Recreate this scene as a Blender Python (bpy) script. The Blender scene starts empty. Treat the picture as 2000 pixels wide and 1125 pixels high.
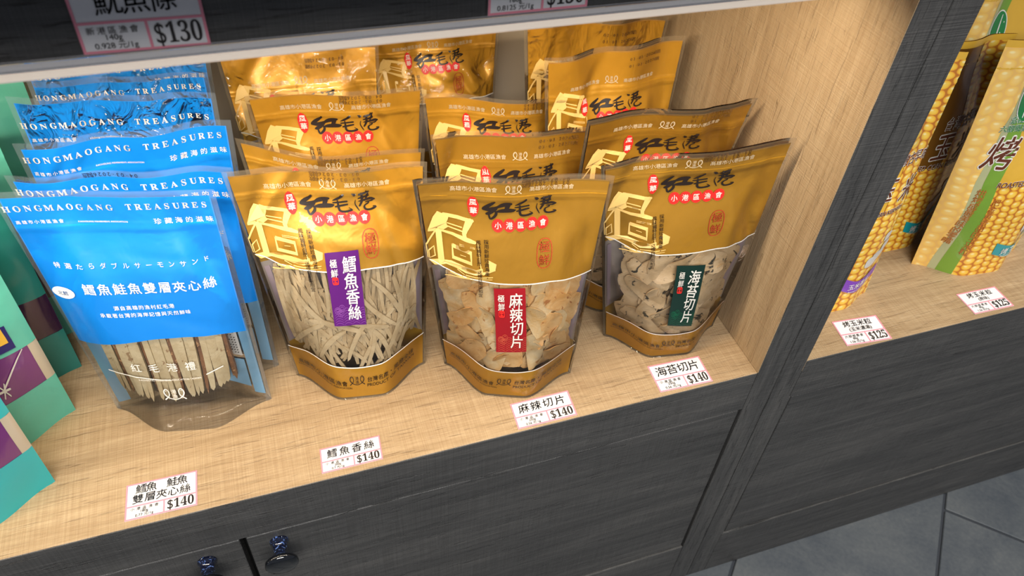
import bpy, math, random
import numpy as np
from mathutils import Matrix, Vector

random.seed(7); np.random.seed(7)
scene = bpy.context.scene
COL = scene.collection

# ------------------------------------------------------------------ camera
F_PX = 1516.28
CAM_ROWS = [0.94704, -0.316391, 0.054877, -0.184397, -0.675738, -0.713706, 0.262893, 0.665789, -0.698293]      # rows: camera right, camera down, camera forward (world axes)
CAM_LOC = (-0.4342, -0.39343, 0.60707)
cam_d = bpy.data.cameras.new('camera'); cam = bpy.data.objects.new('camera', cam_d); COL.objects.link(cam)
cam_d.sensor_width = 36.0; cam_d.lens = F_PX/2000*36.0
Rr = np.array(CAM_ROWS).reshape(3, 3)
M = Matrix(((Rr[0, 0], -Rr[1, 0], -Rr[2, 0], CAM_LOC[0]), (Rr[0, 1], -Rr[1, 1], -Rr[2, 1], CAM_LOC[1]),
            (Rr[0, 2], -Rr[1, 2], -Rr[2, 2], CAM_LOC[2]), (0, 0, 0, 1)))
cam.matrix_world = M
cam_d.clip_start = .02; cam_d.clip_end = 50
cam_d.dof.use_dof = True; cam_d.dof.focus_distance = .70; cam_d.dof.aperture_fstop = 12.0
scene.camera = cam

# ------------------------------------------------------------------ light and exposure
scene.view_settings.view_transform = 'Standard'; scene.view_settings.look = 'None'
scene.view_settings.gamma = 1.0; scene.view_settings.use_curve_mapping = False
scene.view_settings.exposure = 0.0
scene.cycles.transparent_max_bounces = 32
scene.cycles.max_bounces = 10
scene.cycles.caustics_reflective = False; scene.cycles.caustics_refractive = False
w = bpy.data.worlds.new('shop_air'); scene.world = w; w.use_nodes = True
w.node_tree.nodes['Background'].inputs[0].default_value = (.62, .66, .78, 1)
w.node_tree.nodes['Background'].inputs[1].default_value = .27

def area(name, loc, target, sx, sy, power, color):
    l = bpy.data.lights.new(name, 'AREA'); l.shape = 'RECTANGLE'; l.size = sx; l.size_y = sy; l.energy = power; l.color = color
    o = bpy.data.objects.new(name, l); COL.objects.link(o); o.location = loc
    o.rotation_euler = (Vector(target)-Vector(loc)).to_track_quat('-Z', 'X' if False else 'Y').to_euler()
    return o
area('aisle_lamp', (-.6, -1.6, 1.52), (-.4, 0, .1), 1.5, .5, 50, (1, .97, .93))
area('ceiling_lamp_above', (.6, -.35, 2.2), (.6, -.35, -.4), 2.0, .12, 48, (1, .95, .86))
area('shelf_led', (-.75, -.0035, .4045), (-.76, .18, 0), 1.36, .009, 6.0, (1, .82, .60))

# ------------------------------------------------------------------ materials
MATS = {}
def nodes(name):
    m = bpy.data.materials.new(name); m.use_nodes = True; nt = m.node_tree
    return m, nt, nt.nodes['Principled BSDF']
def N(nt, t, **k):
    n = nt.nodes.new(t)
    for a, b in k.items():
        if hasattr(n, a): setattr(n, a, b)
        else: n.inputs[a.replace('_', ' ')].default_value = b
    return n
def ramp(nt, fac, stops):
    r = nt.nodes.new('ShaderNodeValToRGB'); el = r.color_ramp.elements
    while len(el) < len(stops): el.new(.5)
    for e, (p, c) in zip(el, stops): e.position = p; e.color = (*c, 1)
    nt.links.new(fac, r.inputs[0]); return r.outputs[0]
def mapping(nt, out, scale, rot=(0, 0, 0), loc=(0, 0, 0)):
    m = nt.nodes.new('ShaderNodeMapping'); m.inputs['Scale'].default_value = scale; m.inputs['Rotation'].default_value = rot; m.inputs['Location'].default_value = loc
    nt.links.new(out, m.inputs[0]); return m.outputs[0]
def noise(nt, vec, scale=1, detail=3, rough=.5, dist=0):
    n = nt.nodes.new('ShaderNodeTexNoise'); n.inputs['Scale'].default_value = scale; n.inputs['Detail'].default_value = detail
    n.inputs['Roughness'].default_value = rough; n.inputs['Distortion'].default_value = dist
    nt.links.new(vec, n.inputs['Vector']); return n.outputs['Fac']
def mixc(nt, fac, a, b, mode='MIX'):
    m = nt.nodes.new('ShaderNodeMix'); m.data_type = 'RGBA'; m.blend_type = mode
    for sock, val in ((m.inputs[0], fac), (m.inputs[6], a), (m.inputs[7], b)):
        if isinstance(val, (int, float)): sock.default_value = val
        elif isinstance(val, tuple): sock.default_value = (*val, 1)
        else: nt.links.new(val, sock)
    return m.outputs[2]
def bump(nt, b, h, strength, dist=.001):
    n = nt.nodes.new('ShaderNodeBump'); n.inputs['Strength'].default_value = strength; n.inputs['Distance'].default_value = dist
    nt.links.new(h, n.inputs['Height']); nt.links.new(n.outputs[0], b.inputs['Normal'])
def texco(nt, which='Object'):
    return nt.nodes.new('ShaderNodeTexCoord').outputs[which]
def math_(nt, op, a, b=0.):
    n = nt.nodes.new('ShaderNodeMath'); n.operation = op
    for s, v in zip(n.inputs, (a, b)):
        if isinstance(v, (int, float)): s.default_value = v
        else: nt.links.new(v, s)
    return n.outputs[0]

def wood(name, axis, stops, vein, rough=.5, bmp=.3, weave=.35):
    """wood laminate: grain runs along the object axis 0, 1 or 2, with fine saw marks across it"""
    m, nt, b = nodes(name); co = texco(nt)
    def sc(al, ac): s = [ac]*3; s[axis] = al; return tuple(s)
    g1 = noise(nt, mapping(nt, co, sc(7, 130)), 1, 5, .6, .3)
    g2 = noise(nt, mapping(nt, co, sc(3, 22)), 1, 3, .5, .8)
    x1 = noise(nt, mapping(nt, co, tuple(14 if i != axis else 800 for i in range(3))), 1, 2, .5)
    x2 = noise(nt, mapping(nt, co, sc(40, 700)), 1, 2, .5)
    s = math_(nt, 'ADD', math_(nt, 'MULTIPLY', g1, .5), math_(nt, 'MULTIPLY', g2, .5))
    col = ramp(nt, s, stops)
    col = mixc(nt, math_(nt, 'MULTIPLY', ramp(nt, x1, [(.35, (0, 0, 0)), (.65, (1, 1, 1))]), weave), col, vein[0], 'MULTIPLY')
    col = mixc(nt, math_(nt, 'MULTIPLY', ramp(nt, x2, [(.35, (0, 0, 0)), (.7, (1, 1, 1))]), weave), col, vein[0], 'MULTIPLY')
    v = noise(nt, mapping(nt, co, sc(20, 300), loc=(3, 5, 7)), 1, 4, .55, 1.2)
    vm = ramp(nt, v, [(.60, (0, 0, 0)), (.70, (1, 1, 1))])
    col = mixc(nt, math_(nt, 'MULTIPLY', vm, .30 if axis == 2 else .42), col, vein[1])
    nt.links.new(col, b.inputs['Base Color']); b.inputs['Roughness'].default_value = rough
    h = math_(nt, 'SUBTRACT', math_(nt, 'ADD', x1, math_(nt, 'ADD', x2, g1)), math_(nt, 'MULTIPLY', vm, 1.5))
    bump(nt, b, h, bmp, .0006); b.inputs['Specular IOR Level'].default_value = .35
    MATS[name] = m; return m
LIGHT = [(.30, (.31, .213, .118)), (.5, (.425, .308, .180)), (.72, (.54, .41, .255))]
DARK = [(.3, (.048, .048, .048)), (.5, (.080, .079, .077)), (.7, (.122, .118, .112))]
for ax, n in enumerate('xyz'):
    wood('oak_laminate_'+n, ax, LIGHT, ((.60, .50, .40), (.20, .12, .06)), .5, .6, .17 if n == 'z' else .34)
    wood('charcoal_laminate_'+n, ax, DARK, ((.66, .65, .64), (.030, .030, .030)), .42, .9, .5)

def plain(name, col, rough=.5, metal=0., spec=.5, coat=0., emit=None, sub=0):
    m, nt, b = nodes(name); b.inputs['Base Color'].default_value = (*col, 1); b.inputs['Roughness'].default_value = rough
    b.inputs['Metallic'].default_value = metal; b.inputs['Specular IOR Level'].default_value = spec
    if coat: b.inputs['Coat Weight'].default_value = coat; b.inputs['Coat Roughness'].default_value = .08
    if emit: b.inputs['Emission Color'].default_value = (*col, 1); b.inputs['Emission Strength'].default_value = emit
    # a faint procedural unevenness so that no surface is perfectly flat in colour
    n = noise(nt, mapping(nt, texco(nt), (60, 60, 60)), 1, 3); c = mixc(nt, math_(nt, 'MULTIPLY', n, .16), (*col,), tuple(x*.72 for x in col))
    nt.links.new(c, b.inputs['Base Color'])
    MATS[name] = m; return m
def foil(name, col, metal, rough, coat=.6, var=.25, bmp=.25, sc=26):
    m, nt, b = nodes(name); co = texco(nt)
    n1 = noise(nt, mapping(nt, co, (sc, sc, sc*.8)), 1, 3, .5, .6); n2 = noise(nt, mapping(nt, co, (90, 90, 60)), 1, 2, .5, .3)
    c = mixc(nt, math_(nt, 'MULTIPLY', n1, var), (*col,), tuple(x*.6 for x in col))
    nt.links.new(c, b.inputs['Base Color']); b.inputs['Metallic'].default_value = metal; b.inputs['Roughness'].default_value = rough
    b.inputs['Coat Weight'].default_value = coat; b.inputs['Coat Roughness'].default_value = .09
    bump(nt, b, math_(nt, 'ADD', n1, math_(nt, 'MULTIPLY', n2, .25)), bmp, .004)
    MATS[name] = m; return m
foil('gold_print', (.64, .315, .020), .30, .37, .05, .30, .4)
foil('gold_back', (.60, .32, .03), .2, .4)
foil('blue_print', (.0, .30, 1.0), .0, .34, .1)
foil('blue_back', (.01, .12, .42), .0, .4)
foil('mint_foil', (.10, .44, .34), .0, .42, .25, .18, .5)
foil('cyan_foil', (.02, .40, .43), .0, .42, .25, .12)
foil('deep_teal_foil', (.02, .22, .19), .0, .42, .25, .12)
foil('beige_foil', (.50, .44, .34), .1, .35, .4, .2)
foil('purple_foil', (.15, .028, .17), .1, .22, .8, .5, .5)
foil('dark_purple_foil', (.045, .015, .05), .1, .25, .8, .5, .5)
foil('yellow_corn_glow', (.78, .46, .05), .05, .36, .5, .35)
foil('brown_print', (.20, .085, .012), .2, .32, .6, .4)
foil('green_husk', (.20, .38, .04), .0, .36, .5, .5)
foil('pale_husk', (.50, .52, .28), .0, .36, .5, .5)
plain('ink_black', (.018, .012, .01), .35)
plain('ink_brown', (.12, .03, .012), .4)
plain('ink_white', (.82, .80, .74), .4)
plain('ink_pale', (.60, .49, .32), .4)
plain('ink_cream', (.80, .54, .18), .4)
plain('ink_red', (.72, .025, .02), .38)
plain('ink_darkred', (.42, .05, .02), .4)
plain('ink_orange', (.45, .15, .03), .4)
plain('ink_date', (.20, .10, .03), .5)
plain('ink_green', (.02, .22, .06), .4)
plain('ink_lineblue', (.55, .72, .86), .4)
plain('lavender', (.52, .40, .44), .5)
plain('label_white', (.62, .60, .56), .5)
plain('label_blue', (.20, .42, .62), .5)
plain('sticker_purple', (.085, .008, .15), .28, coat=.4)
plain('sticker_red', (.32, .008, .014), .28, coat=.4)
plain('sticker_green', (.006, .03, .022), .28, coat=.4)
plain('sticker_navy', (.02, .015, .12), .3)
plain('wave_purple', (.20, .06, .30), .3); plain('wave_red', (.55, .09, .05), .3); plain('wave_green', (.01, .12, .06), .3)
plain('banner_teal', (.01, .32, .36), .35, coat=.4); plain('banner_purple', (.20, .05, .48), .35, coat=.4)
plain('paper', (.80, .79, .80), .45); plain('pink_line', (.85, .28, .36), .5)
plain('gloss_black', (.003, .004, .006), .06, coat=1.0)
plain('back_wall_paint', (.60, .53, .42), .6)
plain('inner_pale', (.50, .42, .36), .45)
plain('gap_black', (.006, .006, .006), .9)
plain('led_cover', (1, .86, .72), .4, emit=.22)
def glaze():
    m, nt, b = nodes('blue_black_glaze'); co = texco(nt)
    n = noise(nt, mapping(nt, co, (230, 230, 230)), 1, 3, .6, 1.5)
    c = ramp(nt, n, [(.60, (.004, .006, .02)), (.66, (.09, .18, .50)), (.74, (.25, .38, .8))])
    nt.links.new(c, b.inputs['Base Color']); b.inputs['Roughness'].default_value = .07; b.inputs['Coat Weight'].default_value = 1
    MATS['blue_black_glaze'] = m
glaze()
def tile_mat():
    m, nt, b = nodes('slate_tile'); co = texco(nt)
    n1 = noise(nt, mapping(nt, co, (9, 9, 9)), 1, 8, .65, .6); n2 = noise(nt, mapping(nt, co, (170, 170, 170)), 1, 3)
    c = ramp(nt, math_(nt, 'ADD', math_(nt, 'MULTIPLY', n1, .75), math_(nt, 'MULTIPLY', n2, .25)), [(.3, (.035, .045, .06)), (.55, (.075, .085, .095)), (.75, (.12, .125, .125))])
    nt.links.new(c, b.inputs['Base Color']); b.inputs['Roughness'].default_value = .6; bump(nt, b, n1, .3, .002)
    MATS['slate_tile'] = m
tile_mat(); plain('grout', (.03, .035, .045), .9)
def film(name, tint=(1, 1, 1), milk=.05, milkcol=(.8, .8, .8), rough=.06, refl=1.0, bm=.25, bs=45, bd=.004):
    m = bpy.data.materials.new(name); m.use_nodes = True; nt = m.node_tree; nt.nodes.clear()
    out = N(nt, 'ShaderNodeOutputMaterial'); tr = N(nt, 'ShaderNodeBsdfTransparent'); tr.inputs[0].default_value = (*tint, 1)
    gl = N(nt, 'ShaderNodeBsdfAnisotropic'); gl.inputs['Roughness'].default_value = rough
    df = N(nt, 'ShaderNodeBsdfDiffuse'); df.inputs[0].default_value = (*milkcol, 1)
    m1 = N(nt, 'ShaderNodeMixShader'); m1.inputs[0].default_value = milk; m2 = N(nt, 'ShaderNodeMixShader')
    fr = N(nt, 'ShaderNodeFresnel'); fr.inputs[0].default_value = 1.5
    co = texco(nt); n1 = noise(nt, mapping(nt, co, (bs, bs, bs*.7)), 1, 3, .5, .8)
    bp = N(nt, 'ShaderNodeBump'); bp.inputs['Strength'].default_value = bm; bp.inputs['Distance'].default_value = bd
    L = nt.links.new
    L(n1, bp.inputs['Height']); L(bp.outputs[0], gl.inputs['Normal']); L(bp.outputs[0], fr.inputs['Normal'])
    L(tr.outputs[0], m1.inputs[1]); L(df.outputs[0], m1.inputs[2])
    L(math_(nt, 'MULTIPLY', fr.outputs[0], refl), m2.inputs[0]); L(m1.outputs[0], m2.inputs[1]); L(gl.outputs[0], m2.inputs[2])
    L(m2.outputs[0], out.inputs[0]); MATS[name] = m
film('clear_film', (.99, .99, .99), .006, refl=.7)
film('seal_film', (.96, .94, .90), .07, (.80, .66, .45), .15)
film('crinkled_film', (.99, .99, .99), .006, rough=.05, bm=1.0, bs=60, refl=1.15, bd=.013)
film('rumpled_film', (.99, .99, .99), .006, rough=.09, bm=1.0, bs=38, refl=.8, bd=.009)
film('seal_film_blue', (.96, .98, 1.0), .06, (.62, .72, .82), .12, refl=.7)
film('clear_acrylic', (.90, .93, .98), .16, (.70, .76, .88), .10, refl=.6, bm=0)
def food(name, base, blot, spots, spot_scale, spot_th, sub=.1):
    m, nt, b = nodes(name); co = texco(nt)
    n1 = noise(nt, mapping(nt, co, (70, 70, 70)), 1, 4, .6, .5); n2 = noise(nt, mapping(nt, co, (spot_scale,)*3, loc=(4, 2, 9)), 1, 3, .55, .8)
    c = ramp(nt, n1, [(.35, base), (.66, blot)]); s = ramp(nt, n2, [(spot_th, (0, 0, 0)), (spot_th+.05, (1, 1, 1))])
    c = mixc(nt, s, c, spots)
    nt.links.new(c, b.inputs['Base Color']); b.inputs['Roughness'].default_value = .55; bump(nt, b, n1, .5, .003); MATS[name] = m
food('shred_tan', (.45, .33, .18), (.36, .25, .125), (.40, .29, .16), 90, .66)
food('shred_pale', (.53, .41, .24), (.44, .32, .17), (.45, .35, .2), 90, .68)
food('chip_tan', (.70, .44, .19), (.58, .29, .08), (.38, .15, .04), 120, .62)
food('chip_pale', (.66, .50, .28), (.60, .36, .13), (.42, .19, .05), 120, .64)
food('seaweed_chip', (.62, .45, .26), (.50, .33, .16), (.03, .028, .018), 110, .615)
food('sandwich_strip', (.54, .45, .28), (.44, .34, .19), (.28, .18, .09), 120, .64)
food('sandwich_core', (.22, .10, .04), (.12, .06, .03), (.40, .22, .10), 240, .6)
def kernels(name, cw, ch, stops):
    """printed corn cob: offset columns of oval kernels from the sheet's own coordinates"""
    m, nt, b = nodes(name); uv = texco(nt, 'UV'); L = nt.links.new
    wob = noise(nt, mapping(nt, uv, (18, 18, 1)), 1, 2); sep = N(nt, 'ShaderNodeSeparateXYZ'); L(uv, sep.inputs[0])
    x = math_(nt, 'ADD', math_(nt, 'DIVIDE', sep.outputs[0], cw), math_(nt, 'MULTIPLY', wob, .9)); ci = math_(nt, 'FLOOR', x)
    y = math_(nt, 'ADD', math_(nt, 'ADD', math_(nt, 'DIVIDE', sep.outputs[1], ch), math_(nt, 'MULTIPLY', ci, .47)), math_(nt, 'MULTIPLY', wob, 1.6))
    fx = math_(nt, 'MULTIPLY', math_(nt, 'SUBTRACT', math_(nt, 'FRACT', x), .5), 2.0); fy = math_(nt, 'MULTIPLY', math_(nt, 'SUBTRACT', math_(nt, 'FRACT', y), .5), 2.0)
    def p4(a): return math_(nt, 'POWER', math_(nt, 'ABSOLUTE', a), 2.2)
    d = math_(nt, 'ADD', p4(fx), p4(fy)); c = ramp(nt, d, stops)
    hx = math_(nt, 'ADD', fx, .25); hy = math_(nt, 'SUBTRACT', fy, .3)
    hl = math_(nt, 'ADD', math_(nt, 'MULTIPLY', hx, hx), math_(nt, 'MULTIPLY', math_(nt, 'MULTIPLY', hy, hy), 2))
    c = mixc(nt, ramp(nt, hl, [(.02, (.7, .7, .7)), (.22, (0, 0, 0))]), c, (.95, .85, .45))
    L(c, b.inputs['Base Color']); b.inputs['Roughness'].default_value = .36; b.inputs['Coat Weight'].default_value = .5; b.inputs['Coat Roughness'].default_value = .1
    MATS[name] = m
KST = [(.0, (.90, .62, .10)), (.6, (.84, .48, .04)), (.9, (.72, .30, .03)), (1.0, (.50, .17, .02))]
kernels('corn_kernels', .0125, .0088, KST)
kernels('corn_kernels_soft', .014, .012, [(.0, (.90, .62, .20)), (.7, (.88, .55, .12)), (1.0, (.82, .50, .14))])

# ------------------------------------------------------------------ object helpers
def mesh_obj(name, verts, faces, mat, parent=None, smooth_=True, uv=None, mats=None, mi=None):
    me = bpy.data.meshes.new(name); me.from_pydata([tuple(map(float, v)) for v in verts], [], faces); me.update()
    for mm in (mats or [mat]): me.materials.append(MATS[mm])
    if mi is not None: me.polygons.foreach_set('material_index', mi)
    if smooth_: me.polygons.foreach_set('use_smooth', [True]*len(me.polygons))
    if uv is not None:
        l = me.uv_layers.new(name='UVMap'); idx = np.zeros(len(me.loops), int); me.loops.foreach_get('vertex_index', idx)
        l.data.foreach_set('uv', np.asarray(uv, float)[idx].ravel())
    o = bpy.data.objects.new(name, me); COL.objects.link(o)
    if parent: o.parent = parent
    return o
def empty(name, loc, label, cat, group=None, kind=None):
    o = bpy.data.objects.new(name, None); COL.objects.link(o); o.location = tuple(map(float, loc)); o.empty_display_size = .05
    if label: o['label'] = label
    if cat: o['category'] = cat
    if group: o['group'] = group
    if kind: o['kind'] = kind
    return o
def box(name, lo, hi, mat, parent=None, bev=.0006):
    import bmesh
    bm = bmesh.new(); bmesh.ops.create_cube(bm, size=1)
    lo = np.array(lo, float); hi = np.array(hi, float); c = (lo+hi)/2; d = hi-lo
    for v in bm.verts: v.co = Vector((c[0]+v.co.x*d[0], c[1]+v.co.y*d[1], c[2]+v.co.z*d[2]))
    if bev: bmesh.ops.bevel(bm, geom=bm.edges[:]+bm.verts[:], offset=min(bev, d.min()*.4), segments=1, affect='EDGES')
    me = bpy.data.meshes.new(name); bm.to_mesh(me); bm.free(); me.materials.append(MATS[mat])
    o = bpy.data.objects.new(name, me); COL.objects.link(o)
    if parent: o.parent = parent
    return o

# ------------------------------------------------------------------ lettering
TXT = {}
def glyphs(s, bold=0., res=3):
    k = (s, bold)
    if k not in TXT:
        cu = bpy.data.curves.new('lettering', 'FONT'); cu.body = s; cu.resolution_u = res
        o = bpy.data.objects.new('lettering', cu); COL.objects.link(o); bpy.context.view_layer.update()
        me = o.evaluated_get(bpy.context.evaluated_depsgraph_get()).to_mesh()
        v = np.array([x.co[:2] for x in me.vertices]).reshape(-1, 2); f = [tuple(p.vertices) for p in me.polygons]
        bpy.data.objects.remove(o); bpy.data.curves.remove(cu)
        if len(v): v = v-(v.min(0)+v.max(0))/2
        if bold > 0 and len(v):      # heavier weight: the same outlines laid down again, slightly shifted
            nd = 4 if bold < .04 else 10; r = bold*.62; n0 = len(v); V = []; Fs = []
            for i in range(nd):
                a = 2*math.pi*(i+.5)/nd; V.append(v+[r*math.cos(a), r*math.sin(a)]); Fs += [tuple(q+i*n0 for q in g) for g in f]
            v = np.vstack(V); f = Fs
        TXT[k] = (v, f)
    return TXT[k]
def serif(s):
    out = ''
    for c in s:
        if 'A' <= c <= 'Z': out += chr(0x1D400+ord(c)-65)
        elif '0' <= c <= '9': out += chr(0x1D7CE+ord(c)-48)
        else: out += c
    return out
class Ink:
    """collects flat print (lettering, strokes, shapes) and lays it on a surface as one part"""
    def __init__(s): s.v = []; s.f = []
    def add(s, v, f):
        n = len(s.v); s.v += [tuple(p) for p in v]; s.f += [tuple(i+n for i in q) for q in f]
    def build(s, name, mat, parent, fn):
        if not s.f: return None
        a = np.array(s.v, float); P = fn(a[:, 0], a[:, 1])
        return mesh_obj(name, P, s.f, mat, parent, False)
def xf(v, x, y, h, ang=0., sx=1., shear=0.):
    v = np.asarray(v, float)*[h*sx, h]; v = v+np.stack([v[:, 1]*shear, v[:, 0]*0], 1)
    c, s_ = math.cos(ang), math.sin(ang); return np.stack([x+v[:, 0]*c-v[:, 1]*s_, y+v[:, 0]*s_+v[:, 1]*c], 1)
def stroke(pts, close=False):
    """brush stroke: pts (x, y, width); returns verts and faces of a ribbon with rounded ends"""
    p = np.array(pts, float)
    if len(p) > 2 and not close:   # soften
        q = [p[0]]
        for i in range(len(p)-1): q += [p[i]*.75+p[i+1]*.25, p[i]*.25+p[i+1]*.75]
        p = np.array(q+[p[-1]])
    if close: p = np.vstack([p, p[:1], p[1:2]])
    t = np.gradient(p[:, :2], axis=0); t /= np.linalg.norm(t, axis=1, keepdims=True)+1e-9; n = np.stack([-t[:, 1], t[:, 0]], 1)
    V = []
    for i in range(len(p)):
        V += [p[i, :2]+n[i]*p[i, 2]/2, p[i, :2]-n[i]*p[i, 2]/2]
    Fs = [(2*i, 2*i+1, 2*i+3, 2*i+2) for i in range(len(p)-1-(1 if close else 0))]
    if not close:
        for e, sg in ((0, -1), (len(p)-1, 1)):
            b = len(V); V.append(p[e, :2]+t[e]*sg*p[e, 2]*.4); Fs.append((2*e, 2*e+1, b))
    return np.array(V), Fs
def disc(x, y, rx, ry, n=20, ph=0, jag=0.):
    V = [(x, y)]+[(x+rx*(1+jag*math.sin(5*i+ph))*math.cos(2*math.pi*i/n), y+ry*(1+jag*math.cos(7*i+ph))*math.sin(2*math.pi*i/n)) for i in range(n)]
    return np.array(V), [(0, i+1, (i+1) % n+1) for i in range(n)]
def ring(x, y, rx, ry, w, n=28, pw=2.):
    V = []
    for i in range(n):
        a = 2*math.pi*i/n; c, s_ = math.cos(a), math.sin(a); c = math.copysign(abs(c)**(2/pw), c); s_ = math.copysign(abs(s_)**(2/pw), s_)
        V += [(x+(rx-w/2)*c, y+(ry-w/2)*s_), (x+(rx+w/2)*c, y+(ry+w/2)*s_)]
    return np.array(V), [(2*i, 2*i+1, 2*((i+1) % n)+1, 2*((i+1) % n)) for i in range(n)]
# hand-drawn brush lettering, traced as strokes (units: arbitrary, y down)
BRUSH = {
 'hong': [[(375,365,20),(330,400,34),(260,445,40),(215,470,24)], [(212,478,24),(300,487,44),(370,470,40),(420,445,24)], [(400,472,20),(350,512,34),(285,548,40),(255,552,18)],
          [(290,545,12),(300,600,22),(312,632,18),(350,612,26),(388,570,28),(395,530,24),(372,500,18)], [(405,452,24),(470,418,44),(540,402,46),(598,397,24)], [(572,402,30),(545,440,44),(528,495,40)],
          [(408,517,22),(460,507,40),(540,500,46),(620,500,40),(655,490,12)]],
 'mao': [[(852,305,14),(820,330,26),(760,365,22),(712,382,6)], [(712,412,12),(780,406,16),(890,393,16)], [(735,464,14),(800,450,20),(892,433,14)],
         [(772,380,10),(775,440,20),(776,500,22),(800,527,22),(870,527,18),(925,512,24),(947,505,8),(900,478,6)]],
 'gang': [[(1028,283,10),(1055,300,28),(1078,296,4)], [(1066,368,5),(1053,420,10),(1078,470,12),(1102,512,6)], [(1108,302,12),(1170,292,24),(1240,270,18)],
          [(1140,280,14),(1152,340,26),(1142,400,22),(1108,452,16)], [(1205,260,10),(1228,300,22),(1196,350,24)], [(1098,352,10),(1160,337,24),(1232,325,20)],
          [(1102,388,8),(1190,377,22),(1260,370,24),(1310,386,14)], [(1300,385,16),(1265,405,16),(1230,402,8)],
          [(1185,408,8),(1228,405,14),(1222,428,14),(1180,440,12),(1163,470,20),(1185,506,18),(1240,512,16),(1300,500,20),(1326,484,10),(1278,478,8)]],
}
def brush(key, x, y, s, squash=1.):
    V = []; Fs = []
    allp = np.array([p for st in BRUSH[key] for p in st]); cx = (allp[:, 0].min()+allp[:, 0].max())/2; cy = (allp[:, 1].min()+allp[:, 1].max())/2
    for st in BRUSH[key]:
        v, f = stroke([((a-cx)*s+x, -(b-cy)*s+y, c*s*1.38) for a, b, c in st]); n = len(V); V += list(v); Fs += [tuple(i+n for i in q) for q in f]
    return np.array(V), Fs
def fish_logo(ink, x, y, s, txt=True):
    """two fish curled into a ring around two characters; s = half width"""
    for sg in (-1, 1):
        ink.add(*stroke([(x+sg*s*.25, y-s*.55, .07*s), (x+sg*s*.62, y-s*.40, .10*s), (x+sg*s*.95, y-s*.02, .13*s), (x+sg*s*.92, y+s*.40, .12*s), (x+sg*s*.68, y+s*.60, .10*s), (x+sg*s*.48, y+s*.34, .09*s), (x+sg*s*.46, y-s*.02, .09*s), (x+sg*s*.62, y-s*.30, .08*s), (x+sg*s*1.0, y-s*.58, .13*s)]))
        ink.add(*disc(x+sg*s*.72, y+s*.34, s*.05, s*.05, 8))
    ink.add(*stroke([(x-s*.5, y-s*.46, .08*s), (x, y-s*.62, .1*s), (x+s*.5, y-s*.46, .08*s)]))
    if txt:
        for c, dy in (('港', .27), ('漁', -.24)):
            v, f = glyphs(c); ink.add(xf(v, x, y+dy*s, s*.52), f)


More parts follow.
